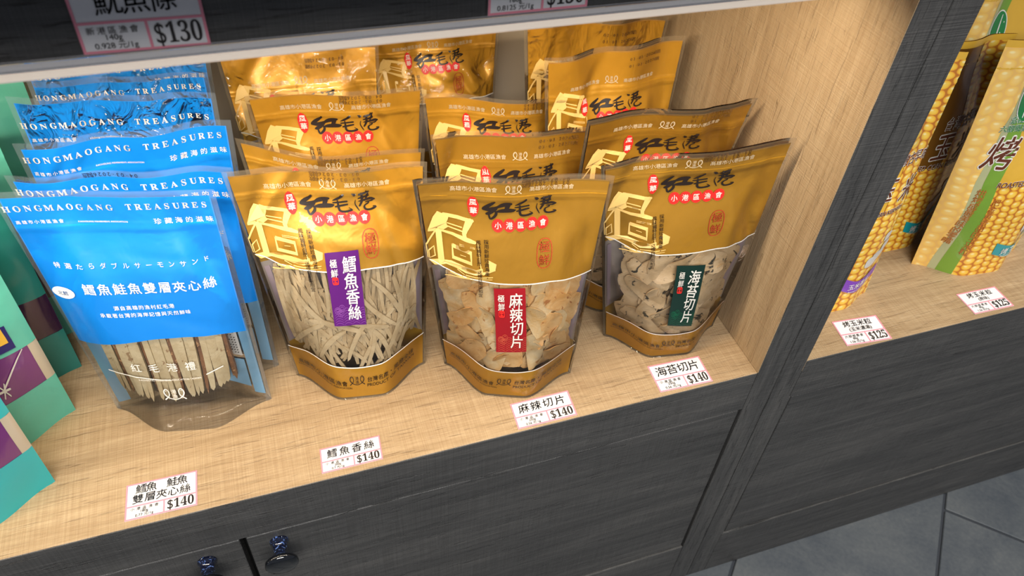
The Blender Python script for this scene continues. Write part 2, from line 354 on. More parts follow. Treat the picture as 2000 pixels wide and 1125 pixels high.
# ------------------------------------------------------------------ stand-up pouches
def V3(*a): return np.array(a, float)
def smooth(a, b, x):
    t = np.clip((x-a)/(b-a), 0, 1); return t*t*(3-2*t)
def interp_s(x, pts):
    xs = np.array([p[0] for p in pts]); ys = np.array([p[1] for p in pts])
    d = np.gradient(ys, xs); i = np.clip(np.searchsorted(xs, x)-1, 0, len(xs)-2)
    h = xs[i+1]-xs[i]; t = (x-xs[i])/h
    return (2*t**3-3*t**2+1)*ys[i]+(t**3-2*t**2+t)*h*d[i]+(-2*t**3+3*t**2)*ys[i+1]+(t**3-t**2)*h*d[i+1]
class Pouch:
    def __init__(s, TL, TR, BL, BR, T=.028, Tb=.036, Bk=.018, Bb=.03, wave=(.004, 2.2, 0.), seed=1, wr=1., zip_v=(.865, .885), bow=0., tip=(0, 0), taper=2.4, sag=0.):
        s.TL, s.TR, s.BL, s.BR = [np.array(a, float) for a in (TL, TR, BL, BR)]
        s.T, s.Tb, s.Bk, s.Bb, s.wave, s.seed, s.wr, s.zip_v, s.bow, s.tip, s.taper, s.sag = T, Tb, Bk, Bb, wave, seed, wr, zip_v, bow, tip, taper, sag
        e = (s.BR-s.BL+s.TR-s.TL)/2; w = (s.TL+s.TR-s.BL-s.BR)/2
        s.H = np.linalg.norm(w); s.Wt = np.linalg.norm(s.TR-s.TL); s.Wb = np.linalg.norm(s.BR-s.BL)
        n = np.cross(e, w); s.n = n/np.linalg.norm(n)
        m = np.cross(s.BR-s.BL, V3(0, 0, 1)); s.nb = m/np.linalg.norm(m)
        s.base = (s.BL+s.BR)/2
        r = np.random.RandomState(seed); s.cr = []
        for k in range(16):
            side = r.choice([-1, 1]); corner = k < 8
            uc = side*r.uniform(.45, .95) if corner else r.uniform(-.8, .8)
            vc = r.uniform(.55, .86) if corner else r.uniform(.3, .8)
            th = (np.pi/2+side*r.uniform(.2, .8)) if corner else r.uniform(0, np.pi)
            s.cr.append((uc, vc, th, r.uniform(.12, .3), r.uniform(.02, .05), r.uniform(-.0026, .0026)*(1 if corner else .5)))
        s.ph = r.uniform(0, 6.28, 8)
    def raw(s, u, v, side):
        u = np.asarray(u, float); v = np.asarray(v, float); a = (u+1)/2
        a_ = a[..., None]; v_ = v[..., None]
        P = (1-v_)*((1-a_)*s.BL+a_*s.BR)+v_*((1-a_)*s.TL+a_*s.TR)
        k = smooth(0, .3, v)[..., None]; n = s.nb*(1-k)+s.n*k; n = n/np.linalg.norm(n, axis=-1, keepdims=True)
        e = np.clip(1-np.abs(u)**s.taper, 0, 1)**.85
        kb = (1-smooth(.03, .36, v))*.85; e = e*(1-kb)+kb*(1-smooth(.28, .97, np.abs(u)))   # flat side seals at the foot, belly between them
        if side > 0: g = interp_s(v, [(0, s.Tb), (.12, s.Tb*.97), (.4, s.T), (.68, s.T*.5), (.85, s.T*.08), (1, 0)])
        else: g = -interp_s(v, [(0, s.Bb), (.12, s.Bb), (.4, s.Bk), (.68, s.Bk*.5), (.85, s.Bk*.08), (1, 0)])
        d = g*e+(.0008 if side > 0 else -.0008)*np.clip((1-np.abs(u))*30, 0, 1)
        A, fr, ph = s.wave
        d = d+smooth(.55, 1, v)*A*np.sin(fr*np.pi*u+ph)+s.bow*smooth(.3, 1, v)*(1-u*u)
        d = d+s.tip[0]*smooth(0, -1, u)*0 if False else d
        d = d+s.tip[0]*np.clip(-u, 0, 1)**2*v**3+s.tip[1]*np.clip(u, 0, 1)**2*v**3
        w = 0
        for uc, vc, th, L, W, am in s.cr:
            du = (u-uc)*.4; dv = v-vc; al = du*np.cos(th)+dv*np.sin(th); ac = -du*np.sin(th)+dv*np.cos(th)
            w = w+am*np.exp(-(al/L)**2-(ac/W)**2)
        for sg in (-1, 1): w = w-.0028*np.exp(-((u-sg*.80)/.16)**2-((v-.74-.03*np.sin(s.ph[4]+sg))/.085)**2)+.0016*np.exp(-((u-sg*.52+.25*(v-.8))/.10)**2-((v-.72)/.12)**2)
        p = s.ph
        w = w+.0007*np.sin(5*u+p[0]+3*v)*np.sin(7*v+p[1])+.0003*np.sin(13*u+p[2]-6*v)*np.sin(17*v+p[3]+4*u)
        w = w*smooth(0, .2, v)*np.clip((1-np.abs(u))*6, 0, 1)*s.wr
        d = d+w
        for z in s.zip_v: d = d+.0007*np.exp(-((v-z)/.0045)**2)*(1 if side > 0 else 0)
        P = P+n*d[..., None]
        if s.sag: P[..., 2] -= s.sag*smooth(.6, 1, v)*(1-u*u)
        return P
    def at(s, u, v, side=1, off=0.):
        u, v = np.broadcast_arrays(np.asarray(u, float), np.asarray(v, float))
        P = s.raw(u, v, side)
        if off:
            h = 2e-3
            du = s.raw(np.clip(u+h, -1, 1), v, side)-s.raw(np.clip(u-h, -1, 1), v, side)
            dv = s.raw(u, np.clip(v+h, 0, 1), side)-s.raw(u, np.clip(v-h, 0, 1), side)
            N = np.cross(du, dv); N /= np.linalg.norm(N, axis=-1, keepdims=True)+1e-12
            P = P+N*off*(1 if side > 0 else -1)
        return P-s.base

def sheet(P, name, mat, parent, ulo, uhi, vlo, vhi, nu, nv, side=1, off=0., mats=None, mifn=None, umul=None):
    us = np.linspace(ulo, uhi, nu); t = np.linspace(0, 1, nv)
    a = vlo(us) if callable(vlo) else np.full(nu, vlo); b = vhi(us) if callable(vhi) else np.full(nu, vhi)
    U = np.tile(us, (nv, 1)); Vv = a[None]*(1-t[:, None])+b[None]*t[:, None]
    X = P.at(U, Vv, side, off).reshape(-1, 3)
    F = []; mi = []
    for j in range(nv-1):
        for i in range(nu-1):
            q = (j*nu+i, j*nu+i+1, (j+1)*nu+i+1, (j+1)*nu+i); F.append(q if side > 0 else q[::-1])
            if mifn: mi.append(mifn((us[i]+us[i+1])/2, (Vv[j, i]+Vv[j+1, i])/2))
    Wm = (P.Wt+P.Wb)/2
    return mesh_obj(name, X, F, mat, parent, True, uv=np.stack([U.ravel()*Wm/2, Vv.ravel()*P.H], 1), mats=mats, mi=mi if mifn else None)
def ribbon_line(P, name, mat, parent, vf, ulo, uhi, w, off, nu=40):
    us = np.linspace(ulo, uhi, nu); v0 = vf(us); X = np.vstack([P.at(us, v0-w/P.H/2, 1, off), P.at(us, v0+w/P.H/2, 1, off)])
    return mesh_obj(name, X, [(i, i+1, nu+i+1, nu+i) for i in range(nu-1)], mat, parent)
def gusset(P, parent, mat='clear_film', nu=24):
    us = np.linspace(-1, 1, nu); A = P.at(us, 0*us, 1); B = P.at(us, 0*us, -1); X = []; F = []
    for t in np.linspace(0, 1, 7):
        Q = A*(1-t)+B*t; Q[:, 2] += .010*math.sin(math.pi*t)*np.clip(1-us**2, 0, 1)**.7; X.append(Q)
    X = np.vstack(X)
    for j in range(6): F += [(j*nu+i, j*nu+i+1, (j+1)*nu+i+1, (j+1)*nu+i) for i in range(nu-1)]
    return mesh_obj('gusset', X, F, mat, parent)
def layer(P, lv=.955):
    """print layout -> pouch coordinates: x in half widths, y = share of the height; sizes are given in metres"""
    def vm(v): return np.interp(v, [0, .55, .885, .955, 1], [0, .55, lv-.072 if lv > .9 else lv-.085, lv, 1])
    P.vm = vm
    def fn(off):
        return lambda x, y: P.at(np.clip(x, -1, 1), np.clip(y, 0, 1), 1, off)
    return vm, fn
def put(ink, P, s, u, v, h, bold=0., ang=0., sx=1., arc=None, gap=None, vert=False, shear=0., res=3):
    """text centred at (u, v), height h metres; arc = function of u giving the shift in v; vert = written downwards"""
    def W(vv): return P.Wb*(1-vv)+P.Wt*vv
    if getattr(P, 'vm', None): v = float(P.vm(v))
    if vert or gap:
        step = (gap or 1.0)*h; n = len(s)
        for i, c in enumerate(s):
            if c == ' ': continue
            gv, gf = glyphs(c, bold, res); d = (i-(n-1)/2)*step
            cx, cy = (0, -d) if vert else (d, 0)
            ca, sa = math.cos(ang), math.sin(ang); px, py = cx*ca-cy*sa, cx*sa+cy*ca
            q = xf(gv, px, py, h, ang, sx, shear); uu = q[:, 0]/(W(v)/2)+u; vv = q[:, 1]/P.H+v
            if arc: vv = vv+arc(uu)-arc(u)
            ink.add(np.stack([uu, vv], 1), gf)
        return
    gv, gf = glyphs(s, bold, res); q = xf(gv, 0, 0, h, ang, sx, shear); uu = q[:, 0]/(W(v)/2)+u; vv = q[:, 1]/P.H+v
    if arc: vv = vv+arc(uu)-arc(u)
    ink.add(np.stack([uu, vv], 1), gf)
def putshape(ink, P, shp, u, v, arc=None):
    if getattr(P, 'vm', None): v = float(P.vm(v))
    W = P.Wb*(1-v)+P.Wt*v
    q, f = shp; uu = q[:, 0]/(W/2)+u; vv = q[:, 1]/P.H+v
    if arc: vv = vv+arc(uu)-arc(u)
    ink.add(np.stack([uu, vv], 1), f)

def curve_pts(pts):
    a = np.array(pts)
    return lambda u: interp_s(np.clip(np.asarray(u, float), a[0, 0], a[-1, 0]), [tuple(p) for p in pts])
SMILE = curve_pts([(-1, .645), (-.88, .64), (-.7, .608), (-.4, .588), (0, .578), (.4, .58), (.7, .575), (.92, .578), (1, .58)])
BAND = curve_pts([(-1, .185), (-.9, .185), (-.7, .195), (-.4, .168), (0, .150), (.3, .155), (.56, .172), (.9, .186), (1, .186)])

HOUSE_F = [[(440,70,50),(700,120,50),(850,150,40)], [(800,150,100),(715,300,60),(725,350,50)], [(490,190,14),(690,235,16)], [(490,235,16),(700,285,18)],
           [(330,285,26),(400,300,30),(600,350,44),(760,380,60),(870,410,36)], [(330,285,24),(235,390,24),(160,500,20)], [(155,495,12),(158,705,14)], [(355,300,86),(350,700,90)],
           [(640,590,8),(720,600,8)], [(905,420,16),(935,760,16)], [(470,850,30),(600,890,36),(760,900,20)], [(700,862,16),(900,882,16),(1110,860,10)], [(580,800,14),(680,860,10)], [(380,902,14),(700,918,16),(1100,892,8)]]
HOUSE_P = [[(370,25),(420,50),(520,90),(510,130),(480,190),(495,250),(430,290),(330,262),(290,312),(205,310),(210,280),(300,105)],
           [(160,740),(300,690),(500,690),(700,740),(860,770),(960,750),(960,830),(850,845),(700,830),(560,780),(420,740),(330,760),(240,790)],
           [(1050,630),(1170,680),(1150,770),(960,840),(950,800),(1060,775)]]
HOUSE_W = [([(535,490),(795,545),(795,690),(530,640)], 52), ([(180,590),(262,520),(268,650),(180,705)], 20), ([(640,450),(860,478),(860,492),(640,470)], 8)]
def house(ink, u0, v0, P):
    """pale line drawing of a house by the water"""
    kx = .060*P.Wt/.169/1025; ky = .0660/920*P.H/.235; W = P.Wb*(1-v0)+P.Wt*v0
    def tr(p): p = np.asarray(p, float); return np.stack([(p[:, 0]-650)*kx/(W/2)+u0, -(p[:, 1]-480)*ky/P.H+v0], 1)
    for st in HOUSE_F:
        q, f = stroke(st); ink.add(tr(q), f)
    for pl in HOUSE_P: ink.add(tr(pl), [tuple(range(len(pl)))])
    for pl, w_ in HOUSE_W:
        q, f = stroke([(x, y, w_) for x, y in pl], True); ink.add(tr(q), f)

def gold_bag(P, label, group=None, lv=.955, date=None, date_u=.45, flip=False, full=True, sticker=None, chips=None, glare=False):
    root = empty('gold_snack_pouch', P.base, label, 'snack bag', group)
    vm, fn = layer(P, lv); zl = lv-.028
    P.zip_v = (zl, zl-.016)
    nu = 64; top = .982
    # film
    def hem(u, v): return 1 if (abs(u) > .955 or v > top) else 0
    sheet(P, 'clear_front_film', None, root, -1, 1, 0, 1, nu+1, 90, 1, 0, mats=['rumpled_film' if glare else 'clear_film', 'seal_film'], mifn=hem)
    sheet(P, 'back_film', None, root, -1, 1, 0, 1, 40, 40, -1, 0, mats=['gold_back', 'seal_film', 'inner_pale'], mifn=lambda u, v: 1 if hem(u, v) else (2 if .17 < v < .60 else 0))
    sheet(P, 'printed_gold_panel', 'gold_print', root, -.955, .955, lambda u: SMILE(u), top, nu, 60, 1, -.0004)
    wl = ribbon_line(P, 'white_trim_line', 'ink_white', root, SMILE, -.955, .955, .0011, .0004)
    sheet(P, 'printed_gold_band', 'gold_print', root, -.955, .955, .012, lambda u: BAND(u), nu, 16, 1, -.0004)
    ribbon_line(P, 'white_trim_line', 'ink_white', root, BAND, -.955, .955, .0010, .0004)
    if full:
        gusset(P, root)
        for sg in (-1, 1):
            sheet(P, 'lavender_side_strip', 'lavender', root, min(sg*.87, sg*.93), max(sg*.87, sg*.93), .19, .57, 5, 20, -1, -.0012)
    K, Wt, R, D, H_, DT, PL = Ink(), Ink(), Ink(), Ink(), Ink(), Ink(), Ink()
    k = P.Wt/.17
    # small line above the zip, ring of two fish between
    put(PL, P, '高雄市小港區漁會', -.43, .955, .0050*k, 0, gap=.98)
    put(PL, P, '高雄市小港區漁會', .36, .955, .0050*k, 0, gap=.98)
    tmp = Ink(); fish_logo(tmp, 0, 0, .0068*k); putshape(PL, P, (np.array(tmp.v)*[1, 1.05], tmp.f), -.035, .957)
    # brush title
    s = .0000685*k*1.0
    for key, u, vv in (('hong', -.175, .872), ('mao', .085, .882), ('gang', .315, .888)):
        putshape(K, P, brush(key, 0, 0, s*(.92 if key == 'hong' else 1)), u, vv)
    # red seal and five red discs
    putshape(R, P, (lambda q: (q[0]*[1, 1.25], q[1]))(disc(0, 0, .0048*k, .0078*k, 22, 1, .05)), -.44, .885)
    put(Wt, P, '風', -.44, .902, .0066*k, .015); put(Wt, P, '華', -.44, .868, .0066*k, .015)
    for i, c in enumerate('小港區漁會'):
        u = -.19+.485*i/4; v = .812+.004*i/4
        putshape(R, P, disc(0, 0, .0052*k, .0060*k, 20), u, v); put(Wt, P, c, u, v, .0066*k, .018, sx=.9)
    # oval seal
    putshape(D, P, ring(0, 0, .0068*k, .0132*k, .0007, 32, 2.6), .33, .697)
    put(D, P, '極', .33, .722, .0105*k, .005); put(D, P, '鮮', .33, .672, .0105*k, .005)
    # vertical small text
    put(K, P, '採用新鮮珍貴海產，', -.32, .675, .0044*k, .006, vert=True, gap=.98)
    put(K, P, '風味獨特自然，送禮自用兩相宜', -.405, .635, .0043*k, .006, vert=True, gap=.93)
    house(H_, -.60, .722, P)
    if full:
        bl = lambda u: BAND(u)-.15
        put(K, P, '高雄市小港區漁會', -.53, .108, .0054*k, .01, arc=bl, gap=1.02)
        put(K, P, 'KAOHSIUNG FISHERMEN\'S ASSOCIATION', -.51, .085, .0026*k, .01, arc=bl)
        tmp = Ink(); fish_logo(tmp, 0, 0, .0068*k); putshape(K, P, (np.array(tmp.v)*[1, 1.1], tmp.f), -.055, .095, arc=None)
        put(K, P, '台灣名產・風靡全球', .44, .108, .0052*k, .012, arc=bl, gap=.98)
        put(K, P, 'PRODUCT OF TAIWAN', .44, .082, .0044*k, .015, arc=bl)
    if date:
        date_v = lambda t: float(np.interp(t, [0, .55, lv-.072 if lv > .9 else lv-.085, lv, 1], [0, .55, .885, .955, 1]))
        a = math.pi if flip else 0
        sg = -1 if flip else 1
        put(DT, P, date[0], date_u, .983 if lv > .92 else date_v(1-(1-lv)*.42+.006), .0048*k, .006, ang=a, gap=.72)
        put(DT, P, date[1], date_u, .970 if lv > .92 else date_v(1-(1-lv)*.42-.022), .0048*k, .006, ang=a, gap=.72)
    K.build('black_lettering', 'ink_black', root, fn(.0007)); Wt.build('white_lettering', 'ink_white', root, fn(.0009))
    PL.build('pale_lettering', 'ink_pale', root, fn(.0006)); R.build('red_emblem', 'ink_red', root, fn(.0006)); D.build('oval_seal', 'ink_darkred', root, fn(.0006))
    H_.build('house_print', 'ink_cream', root, fn(.0004)); DT.build('date_code', 'ink_date', root, fn(.0007))
    if sticker:
        quad, sm, wm, big = sticker; TL, TR, BR, BL = [np.array(q) for q in quad]
        def mp(x, y, off):
            x = np.asarray(x)[..., None]; y = np.asarray(y)[..., None]
            q = (1-y)*((1-x)*BL+x*BR)+y*((1-x)*TL+x*TR); return P.at(q[..., 0], q[..., 1], 1, off)
        g = np.linspace(0, 1, 10); X, Y = np.meshgrid(g, g); st = mesh_obj('flavour_sticker', mp(X.ravel(), Y.ravel(), .0012), [(j*10+i, j*10+i+1, j*10+i+11, j*10+i+10) for j in range(9) for i in range(9)], sm, root)
        A = Ink(); Rr_ = Ink(); Wv = Ink()
        for i, c in enumerate(big):
            gv, gf = glyphs(c, .022, 4); A.add(xf(gv, .68, .83-.215*i, .225, 0, 1.95, .12)*[1, 1], gf)
        for i, c in enumerate('極鮮'):
            gv, gf = glyphs(c, .02, 3); A.add(xf(gv, .22, .86-.125*i, .115, 0, 1.9, .1), gf)
        Rr_.add(*ring(.22, .63, .085, .042, .022, 20, 4)); Rr_.add(*stroke([(.17, .645, .02), (.27, .645, .02)])); Rr_.add(*stroke([(.22, .66, .025), (.21, .60, .025)])); Rr_.add(*stroke([(.18, .615, .018), (.26, .61, .018)]))
        for r_ in range(7):
            for k2 in range(4):
                Wv.add(*stroke([(.06+.26*k2, .02+.032*r_, .006), (.13+.26*k2, .045+.034*r_, .008), (.21+.26*k2, .045+.034*r_, .008), (.30+.26*k2 if k2 < 3 else .98, .02+.032*r_, .006)]))
        for q in ((.16, .22), (.30, .25), (.24, .18)): Wv.add(*ring(q[0], q[1], .09, .045, .01, 16)); Wv.add(*ring(q[0], q[1], .045, .022, .01, 12))
        A.build('sticker_lettering', 'ink_white', st, lambda x, y: mp(x, y, .0018)); Rr_.build('sticker_seal', 'ink_red', st, lambda x, y: mp(x, y, .0018)); Wv.build('wave_print', wm, st, lambda x, y: mp(x, y, .0015))
    if chips: chips(P, root)
    return root

# contents -----------------------------------------------------------------
def slab(P, root, name, mat, u0, v0, L, Wd, ang, depth, th, curl=0., twist=0., nl=7, nw=4, jag=.0, rs=None, edge=False):
    """one piece of dried food: a curved slab lying behind the film; L, Wd in metres"""
    rs = rs or np.random
    W = P.Wb*(1-v0)+P.Wt*v0; c, s_ = math.cos(ang), math.sin(ang); tt = np.linspace(-.5, .5, nl); ww = np.linspace(-.5, .5, nw)
    p1, p2 = rs.uniform(0, 6, 2); bend = rs.uniform(-.1, .1)*L*(1 if not edge else .15)
    V = []
    for layer_ in (0, 1):
        for i, t in enumerate(tt):
            for j, w_ in enumerate(ww):
                x = w_*Wd*(1+jag*math.sin(9*t+p1))*(1-.30*abs(2*t)**5); y = t*L*(1+jag*.5*math.sin(7*w_+p2))*(1-.10*abs(2*w_)**4)
                x += bend*(4*t*t)
                X = x*c-y*s_; Y = x*s_+y*c
                d = depth+curl*(math.sin(2.6*w_+p1*.3)**2)*.5+twist*t*w_*4+jag*.006*math.sin(8*t+p2+3*w_)+layer_*th
                u = min(max(u0+X/(W/2), -.93), .93); v = min(max(v0+Y/P.H, .02), .95)
                V.append((u, v, max(d, .0015)))
    a = np.array(V); X = P.at(a[:, 0], a[:, 1], 1, 0)
    nvec = -(P.n*.7+P.nb*.3); lim = np.clip(1-np.abs(a[:, 0])**2.2, .10, 1)
    X = X+nvec*(a[:, 2]*lim)[:, None]; X[:, 2] = np.maximum(X[:, 2], .002)
    n = nl*nw; F = []
    for i in range(nl-1):
        for j in range(nw-1):
            q = (i*nw+j, i*nw+j+1, (i+1)*nw+j+1, (i+1)*nw+j); F.append(q); F.append(tuple(n+k for k in q[::-1]))
    rim = [j for j in range(nw)]+[i*nw+nw-1 for i in range(1, nl)]+[(nl-1)*nw+j for j in range(nw-2, -1, -1)]+[i*nw for i in range(nl-2, 0, -1)]
    N2 = len(X); nr = len(rim); X = np.vstack([X, X[rim], X[[r+n for r in rim]]])
    for k in range(nr): k2 = (k+1) % nr; F.append((N2+k2, N2+k, N2+nr+k, N2+nr+k2))
    return mesh_obj(name, X, F, mat, root, True)
def fill_shreds(P, root):
    rs = np.random.RandomState(5)
    for k in range(46): slab(P, root, 'fish_shred', 'shred_tan' if k % 3 else 'shred_pale', -.84+1.68*(k+.5)/46+rs.uniform(-.01, .01), .40+rs.uniform(-.02, .02), .088, .0042, rs.uniform(-.04, .04), .0150, .0015, nl=8, nw=2, rs=rs, jag=.05)
    for k in range(70):
        u = rs.uniform(-.74, .76); slab(P, root, 'fish_shred', 'shred_tan' if rs.rand() < .5 else 'shred_pale', u, rs.uniform(.30, .52), rs.uniform(.05, .085), rs.uniform(.0025, .0040), u*-.12+rs.normal()*.16, rs.uniform(.006, .012), .0014, nl=8, nw=2, rs=rs, jag=.04)
    for k in range(64):
        u = rs.uniform(-.66, .68); slab(P, root, 'fish_shred', 'shred_tan' if rs.rand() < .4 else 'shred_pale', u, rs.uniform(.20, .34), rs.uniform(.03, .06), rs.uniform(.0025, .0038), rs.normal()*.45-u*.3, rs.uniform(.003, .009), .0014, nl=7, nw=2, rs=rs, jag=.04)
    for u, v, L, a in ((-.50, .40, .055, .62), (-.2, .335, .052, 1.25), (.30, .38, .055, .72), (.50, .44, .05, .55), (.15, .325, .045, 1.30), (-.35, .26, .04, -.8), (.0, .27, .045, -.55), (.55, .28, .045, -.35), (-.62, .30, .04, -.9), (.35, .25, .045, .5), (.62, .42, .05, .1)):
        slab(P, root, 'fish_shred', 'shred_pale', u, v, L, .0042, a, .0022, .0016, nl=10, nw=3, rs=rs, jag=.05)
def fill_chips(P, root, mats=('chip_tan', 'chip_pale'), seed=9, name='fish_chip', vr=(.155, .60)):
    rs = np.random.RandomState(seed); k = 0
    for j in range(6):
        for i in range(6):
            k += 1; slab(P, root, name, mats[k % 2], -.80+1.60*(i+.5)/6+rs.uniform(-.05, .05), vr[0]+(vr[1]-vr[0])*(j+.5)/6, .032, .024, rs.uniform(-.3, .3), .0125, .0015, .004, rs=rs, jag=.04, nl=5, nw=4)
    for d in (.0095, .005):
        for j in range(5):
            for i in range(5):
                k += 1; slab(P, root, name, mats[(k+j) % 2], -.70+1.40*(i+.5)/5+rs.uniform(-.10, .10), vr[0]+(vr[1]-vr[0])*(j+.5)/5+rs.uniform(-.03, .03), rs.uniform(.022, .034), rs.uniform(.015, .022), rs.uniform(-1.2, 1.2), d+rs.uniform(-.0015, .0025), .0015, rs.uniform(0, .006), rs.uniform(-.006, .006), rs=rs, jag=.05, nl=6, nw=5)
def fill_seaweed(P, root):
    rs = np.random.RandomState(12)
    for j in range(5):
        for i in range(4): slab(P, root, 'seaweed_chip', 'seaweed_chip', -.72+1.44*(i+.5)/4+rs.uniform(-.05, .05), .16+.43*(j+.5)/5, .042, .030, rs.uniform(-.35, .35), .0150, .0015, .004, rs=rs, jag=.04)
    for j in range(7):
        for i in range(3): slab(P, root, 'seaweed_chip', 'seaweed_chip', -.52+1.04*(i+.5)/3+rs.uniform(-.12, .12), .155+.44*(j+.5)/7+rs.uniform(-.02, .02), rs.uniform(.040, .065), rs.uniform(.014, .024), rs.choice([-1, 1])*rs.uniform(.2, 1.5), rs.uniform(.003, .010), .0015, rs.uniform(.002, .010), rs.uniform(-.008, .008), nl=9, nw=5, rs=rs, jag=.04)
def fill_sandwich(P, root):
    rs = np.random.RandomState(3); n = 23
    for k in range(n):
        u = -.70+1.42*(k+.5)/n; sl = .10-.10*u; L = .088+rs.uniform(-.006, .004); v0 = .125+.02*abs(u)+.035*max(u, 0)+rs.uniform(-.006, .01)
        core = k % 5 == 2
        o = slab(P, root, 'layered_fish_strip', 'sandwich_core' if core else 'sandwich_strip', u, v0+L/2/P.H, L, .0022+(.0010 if core else rs.uniform(.0018, .0036)), -.02+rs.uniform(-.035, .035), rs.uniform(.004, .008)+(.002 if core else 0), .004, nl=9, nw=3, rs=rs, jag=.05, edge=True)
    for k in range(14):
        u = -.70+1.42*(k+.5)/14; slab(P, root, 'layered_fish_strip', 'sandwich_core', u, .34, .085, .0058, 0, .0150, .003, nl=8, nw=2, rs=rs, jag=.05, edge=True)

def blue_bag(P, label, group, lv=.948, full=True, front=False, date=False, glare=False):
    root = empty('blue_snack_pouch', P.base, label, 'snack bag', group)
    vm, fn = layer(P, lv); P.zip_v = (lv-.078, lv-.092)
    top = .978; BB = curve_pts([(-1, .375), (-.65, .385), (0, .415), (.5, .408), (.72, .400), (1, .375)])
    def hem(u, v): return 1 if (abs(u) > .945 or v > top) else 0
    sheet(P, 'clear_front_film', None, root, -1, 1, 0, 1, 61, 90, 1, 0, mats=['crinkled_film' if glare else 'clear_film', 'seal_film_blue'], mifn=hem)
    sheet(P, 'printed_blue_panel', 'blue_print', root, -.945, .945, BB, top, 60, 60, 1, -.0004)
    sheet(P, 'back_film', None, root, -1, 1, 0, 1, 41, 30, -1, 0, mats=['clear_film', 'seal_film_blue'], mifn=hem)
    sheet(P, 'back_blue_panel', 'blue_back', root, -.94, .94, .42, .97, 24, 20, -1, -.0005)
    if full:
        gusset(P, root)
        for a, b in ((.80, .94), (-.94, -.80)): sheet(P, 'back_blue_border', 'label_blue', root, a, b, .03, .42, 5, 20, -1, -.0006)
        sheet(P, 'back_label', 'label_white', root, .42, .78, .22, .42, 8, 14, -1, -.0012)
        sheet(P, 'back_label', 'label_blue', root, .30, .78, .06, .20, 8, 14, -1, -.0012)
        D = Ink(); rs = np.random.RandomState(4)
        for r_ in range(13):
            for c_ in range(9):
                if rs.rand() < .75: D.add(*stroke([(.46+.034*c_, .235+.013*r_, .005), (.46+.034*c_+.016, .237+.013*r_, .004)]))
        D.build('fine_print', 'ink_black', root, lambda x, y: P.at(x, y, -1, -.0018))
    Wt, DT, BG = Ink(), Ink(), Ink(); k = P.Wt/.154
    put(Wt, P, serif('HONGMAOGANG'), -.475, .946, .0068*k, .006, gap=1.02)
    put(Wt, P, serif('TREASURES'), .515, .950, .0070*k, .006, gap=.96)
    put(Wt, P, '珍藏海的滋味', .635, .893, .0056*k, .012, gap=1.35)
    put(Wt, P, '高雄市小港區漁會', -.70, .896, .0034*k, .0, gap=1.2)
    put(Wt, P, 'KAOHSIUNG FISHERMEN\'S ASSOCIATION', -.13, .892, .0019*k, .0, sx=1.0)
    if full:
        put(Wt, P, '特選たらダブルサーモンサンド', -.0, .722, .0052*k, .008, gap=1.62)
        put(Wt, P, '鱈魚鮭魚雙層夾心絲', .10, .630, .0100*k, .02, gap=1.12)
        putshape(Wt, P, disc(0, 0, .0088*k, .0052*k, 20), -.80, .607)
        put(BG, P, '北鱈', -.80, .607, .0042*k, .01)
        put(Wt, P, '源自高雄的漁村紅毛港', -.02, .552, .0042*k, .0, gap=1.1)
        put(Wt, P, '承載著台灣的海岸記憶與天然鮮味', -.03, .522, .0042*k, .0, gap=1.1)
        if front:
            put(Wt, P, '紅毛港禮', -.05, .292, .0085*k, .012, gap=1.7)
            put(Wt, P, 'KAOHSIUNG FISHERMEN\'S ASSOCIATION TAIWAN', -.02, .238, .0022*k, 0)
            Wt.add(*stroke([(-.72, .262, .004), (-.3, .246, .004), (0, .236, .002)])); Wt.add(*stroke([(.4, .245, .004), (.6, .262, .004)]))
            tmp = Ink(); fish_logo(tmp, 0, 0, .0085*k); putshape(Wt, P, (np.array(tmp.v), tmp.f), -.02, .178)
    if date: put(DT, P, '04.03.2026製造', -.1, .990, .0042*k, .006, ang=math.pi, gap=.75)
    Wt.build('white_lettering', 'ink_white', root, fn(.0008)); BG.build('blue_lettering', 'blue_back', root, fn(.0012)); DT.build('date_code', 'ink_black', root, fn(.0007))
    return root

def shelf_pouch(TL, TR, lean_b, W=.126, Wd=None, **k):
    """pouch behind the front row: top corners given, bottom centred below them at depth lean_b"""
    cx = (TL[0]+TR[0])/2; dy = (TR[1]-TL[1])*.7
    if Wd: cx += Wd
    return Pouch(TL, TR, (cx-W/2, lean_b-dy/2, 0), (cx+W/2, lean_b+dy/2, 0), **k)

# ------------------------------------------------------------------ floor
ZF = -.4772
fl = empty('floor', (0, 0, ZF), None, None, kind='structure')
box('grout_bed', (-1.6, -1.5, -.03), (2.2, 1.0, -.0035), 'grout', fl, 0)
import bmesh
tm = {}
def floor_tile(a0, b0, w_, l_):
    g = .0022; bm = bmesh.new(); bmesh.ops.create_cube(bm, size=1)
    for v in bm.verts: v.co = Vector((v.co.x*(w_-2*g), v.co.y*(l_-2*g), v.co.z*.012))
    bmesh.ops.bevel(bm, geom=bm.edges[:], offset=.0012, segments=1, affect='EDGES')
    if 'm' not in tm:
        me = bpy.data.meshes.new('floor_tile'); bm.to_mesh(me); me.materials.append(MATS['slate_tile']); tm['m'] = me
    bm.free()
    o = bpy.data.objects.new('floor_tile', tm['m']); COL.objects.link(o); o.parent = fl
    a, b = a0+w_/2, b0+l_/2; r = 2**-.5
    # a = (x-y)/sqrt2, b = (x+y)/sqrt2
    o.location = ((a+b)*r, (b-a)*r, -.006); o.rotation_euler.z = math.radians(-45)
for i in range(-3, 6):
    a0 = .3585+.279*(i-1); off = .3256 if i % 2 == 1 else .0476
    for j in range(-3, 4):
        b0 = off+.558*j; r = 2**-.5; cy = ((b0+.279)-(a0+.14))*r; cx = ((b0+.279)+(a0+.14))*r
        if -1.2 < cy < .35 and -1.3 < cx < 1.9: floor_tile(a0, b0, .279, .558)

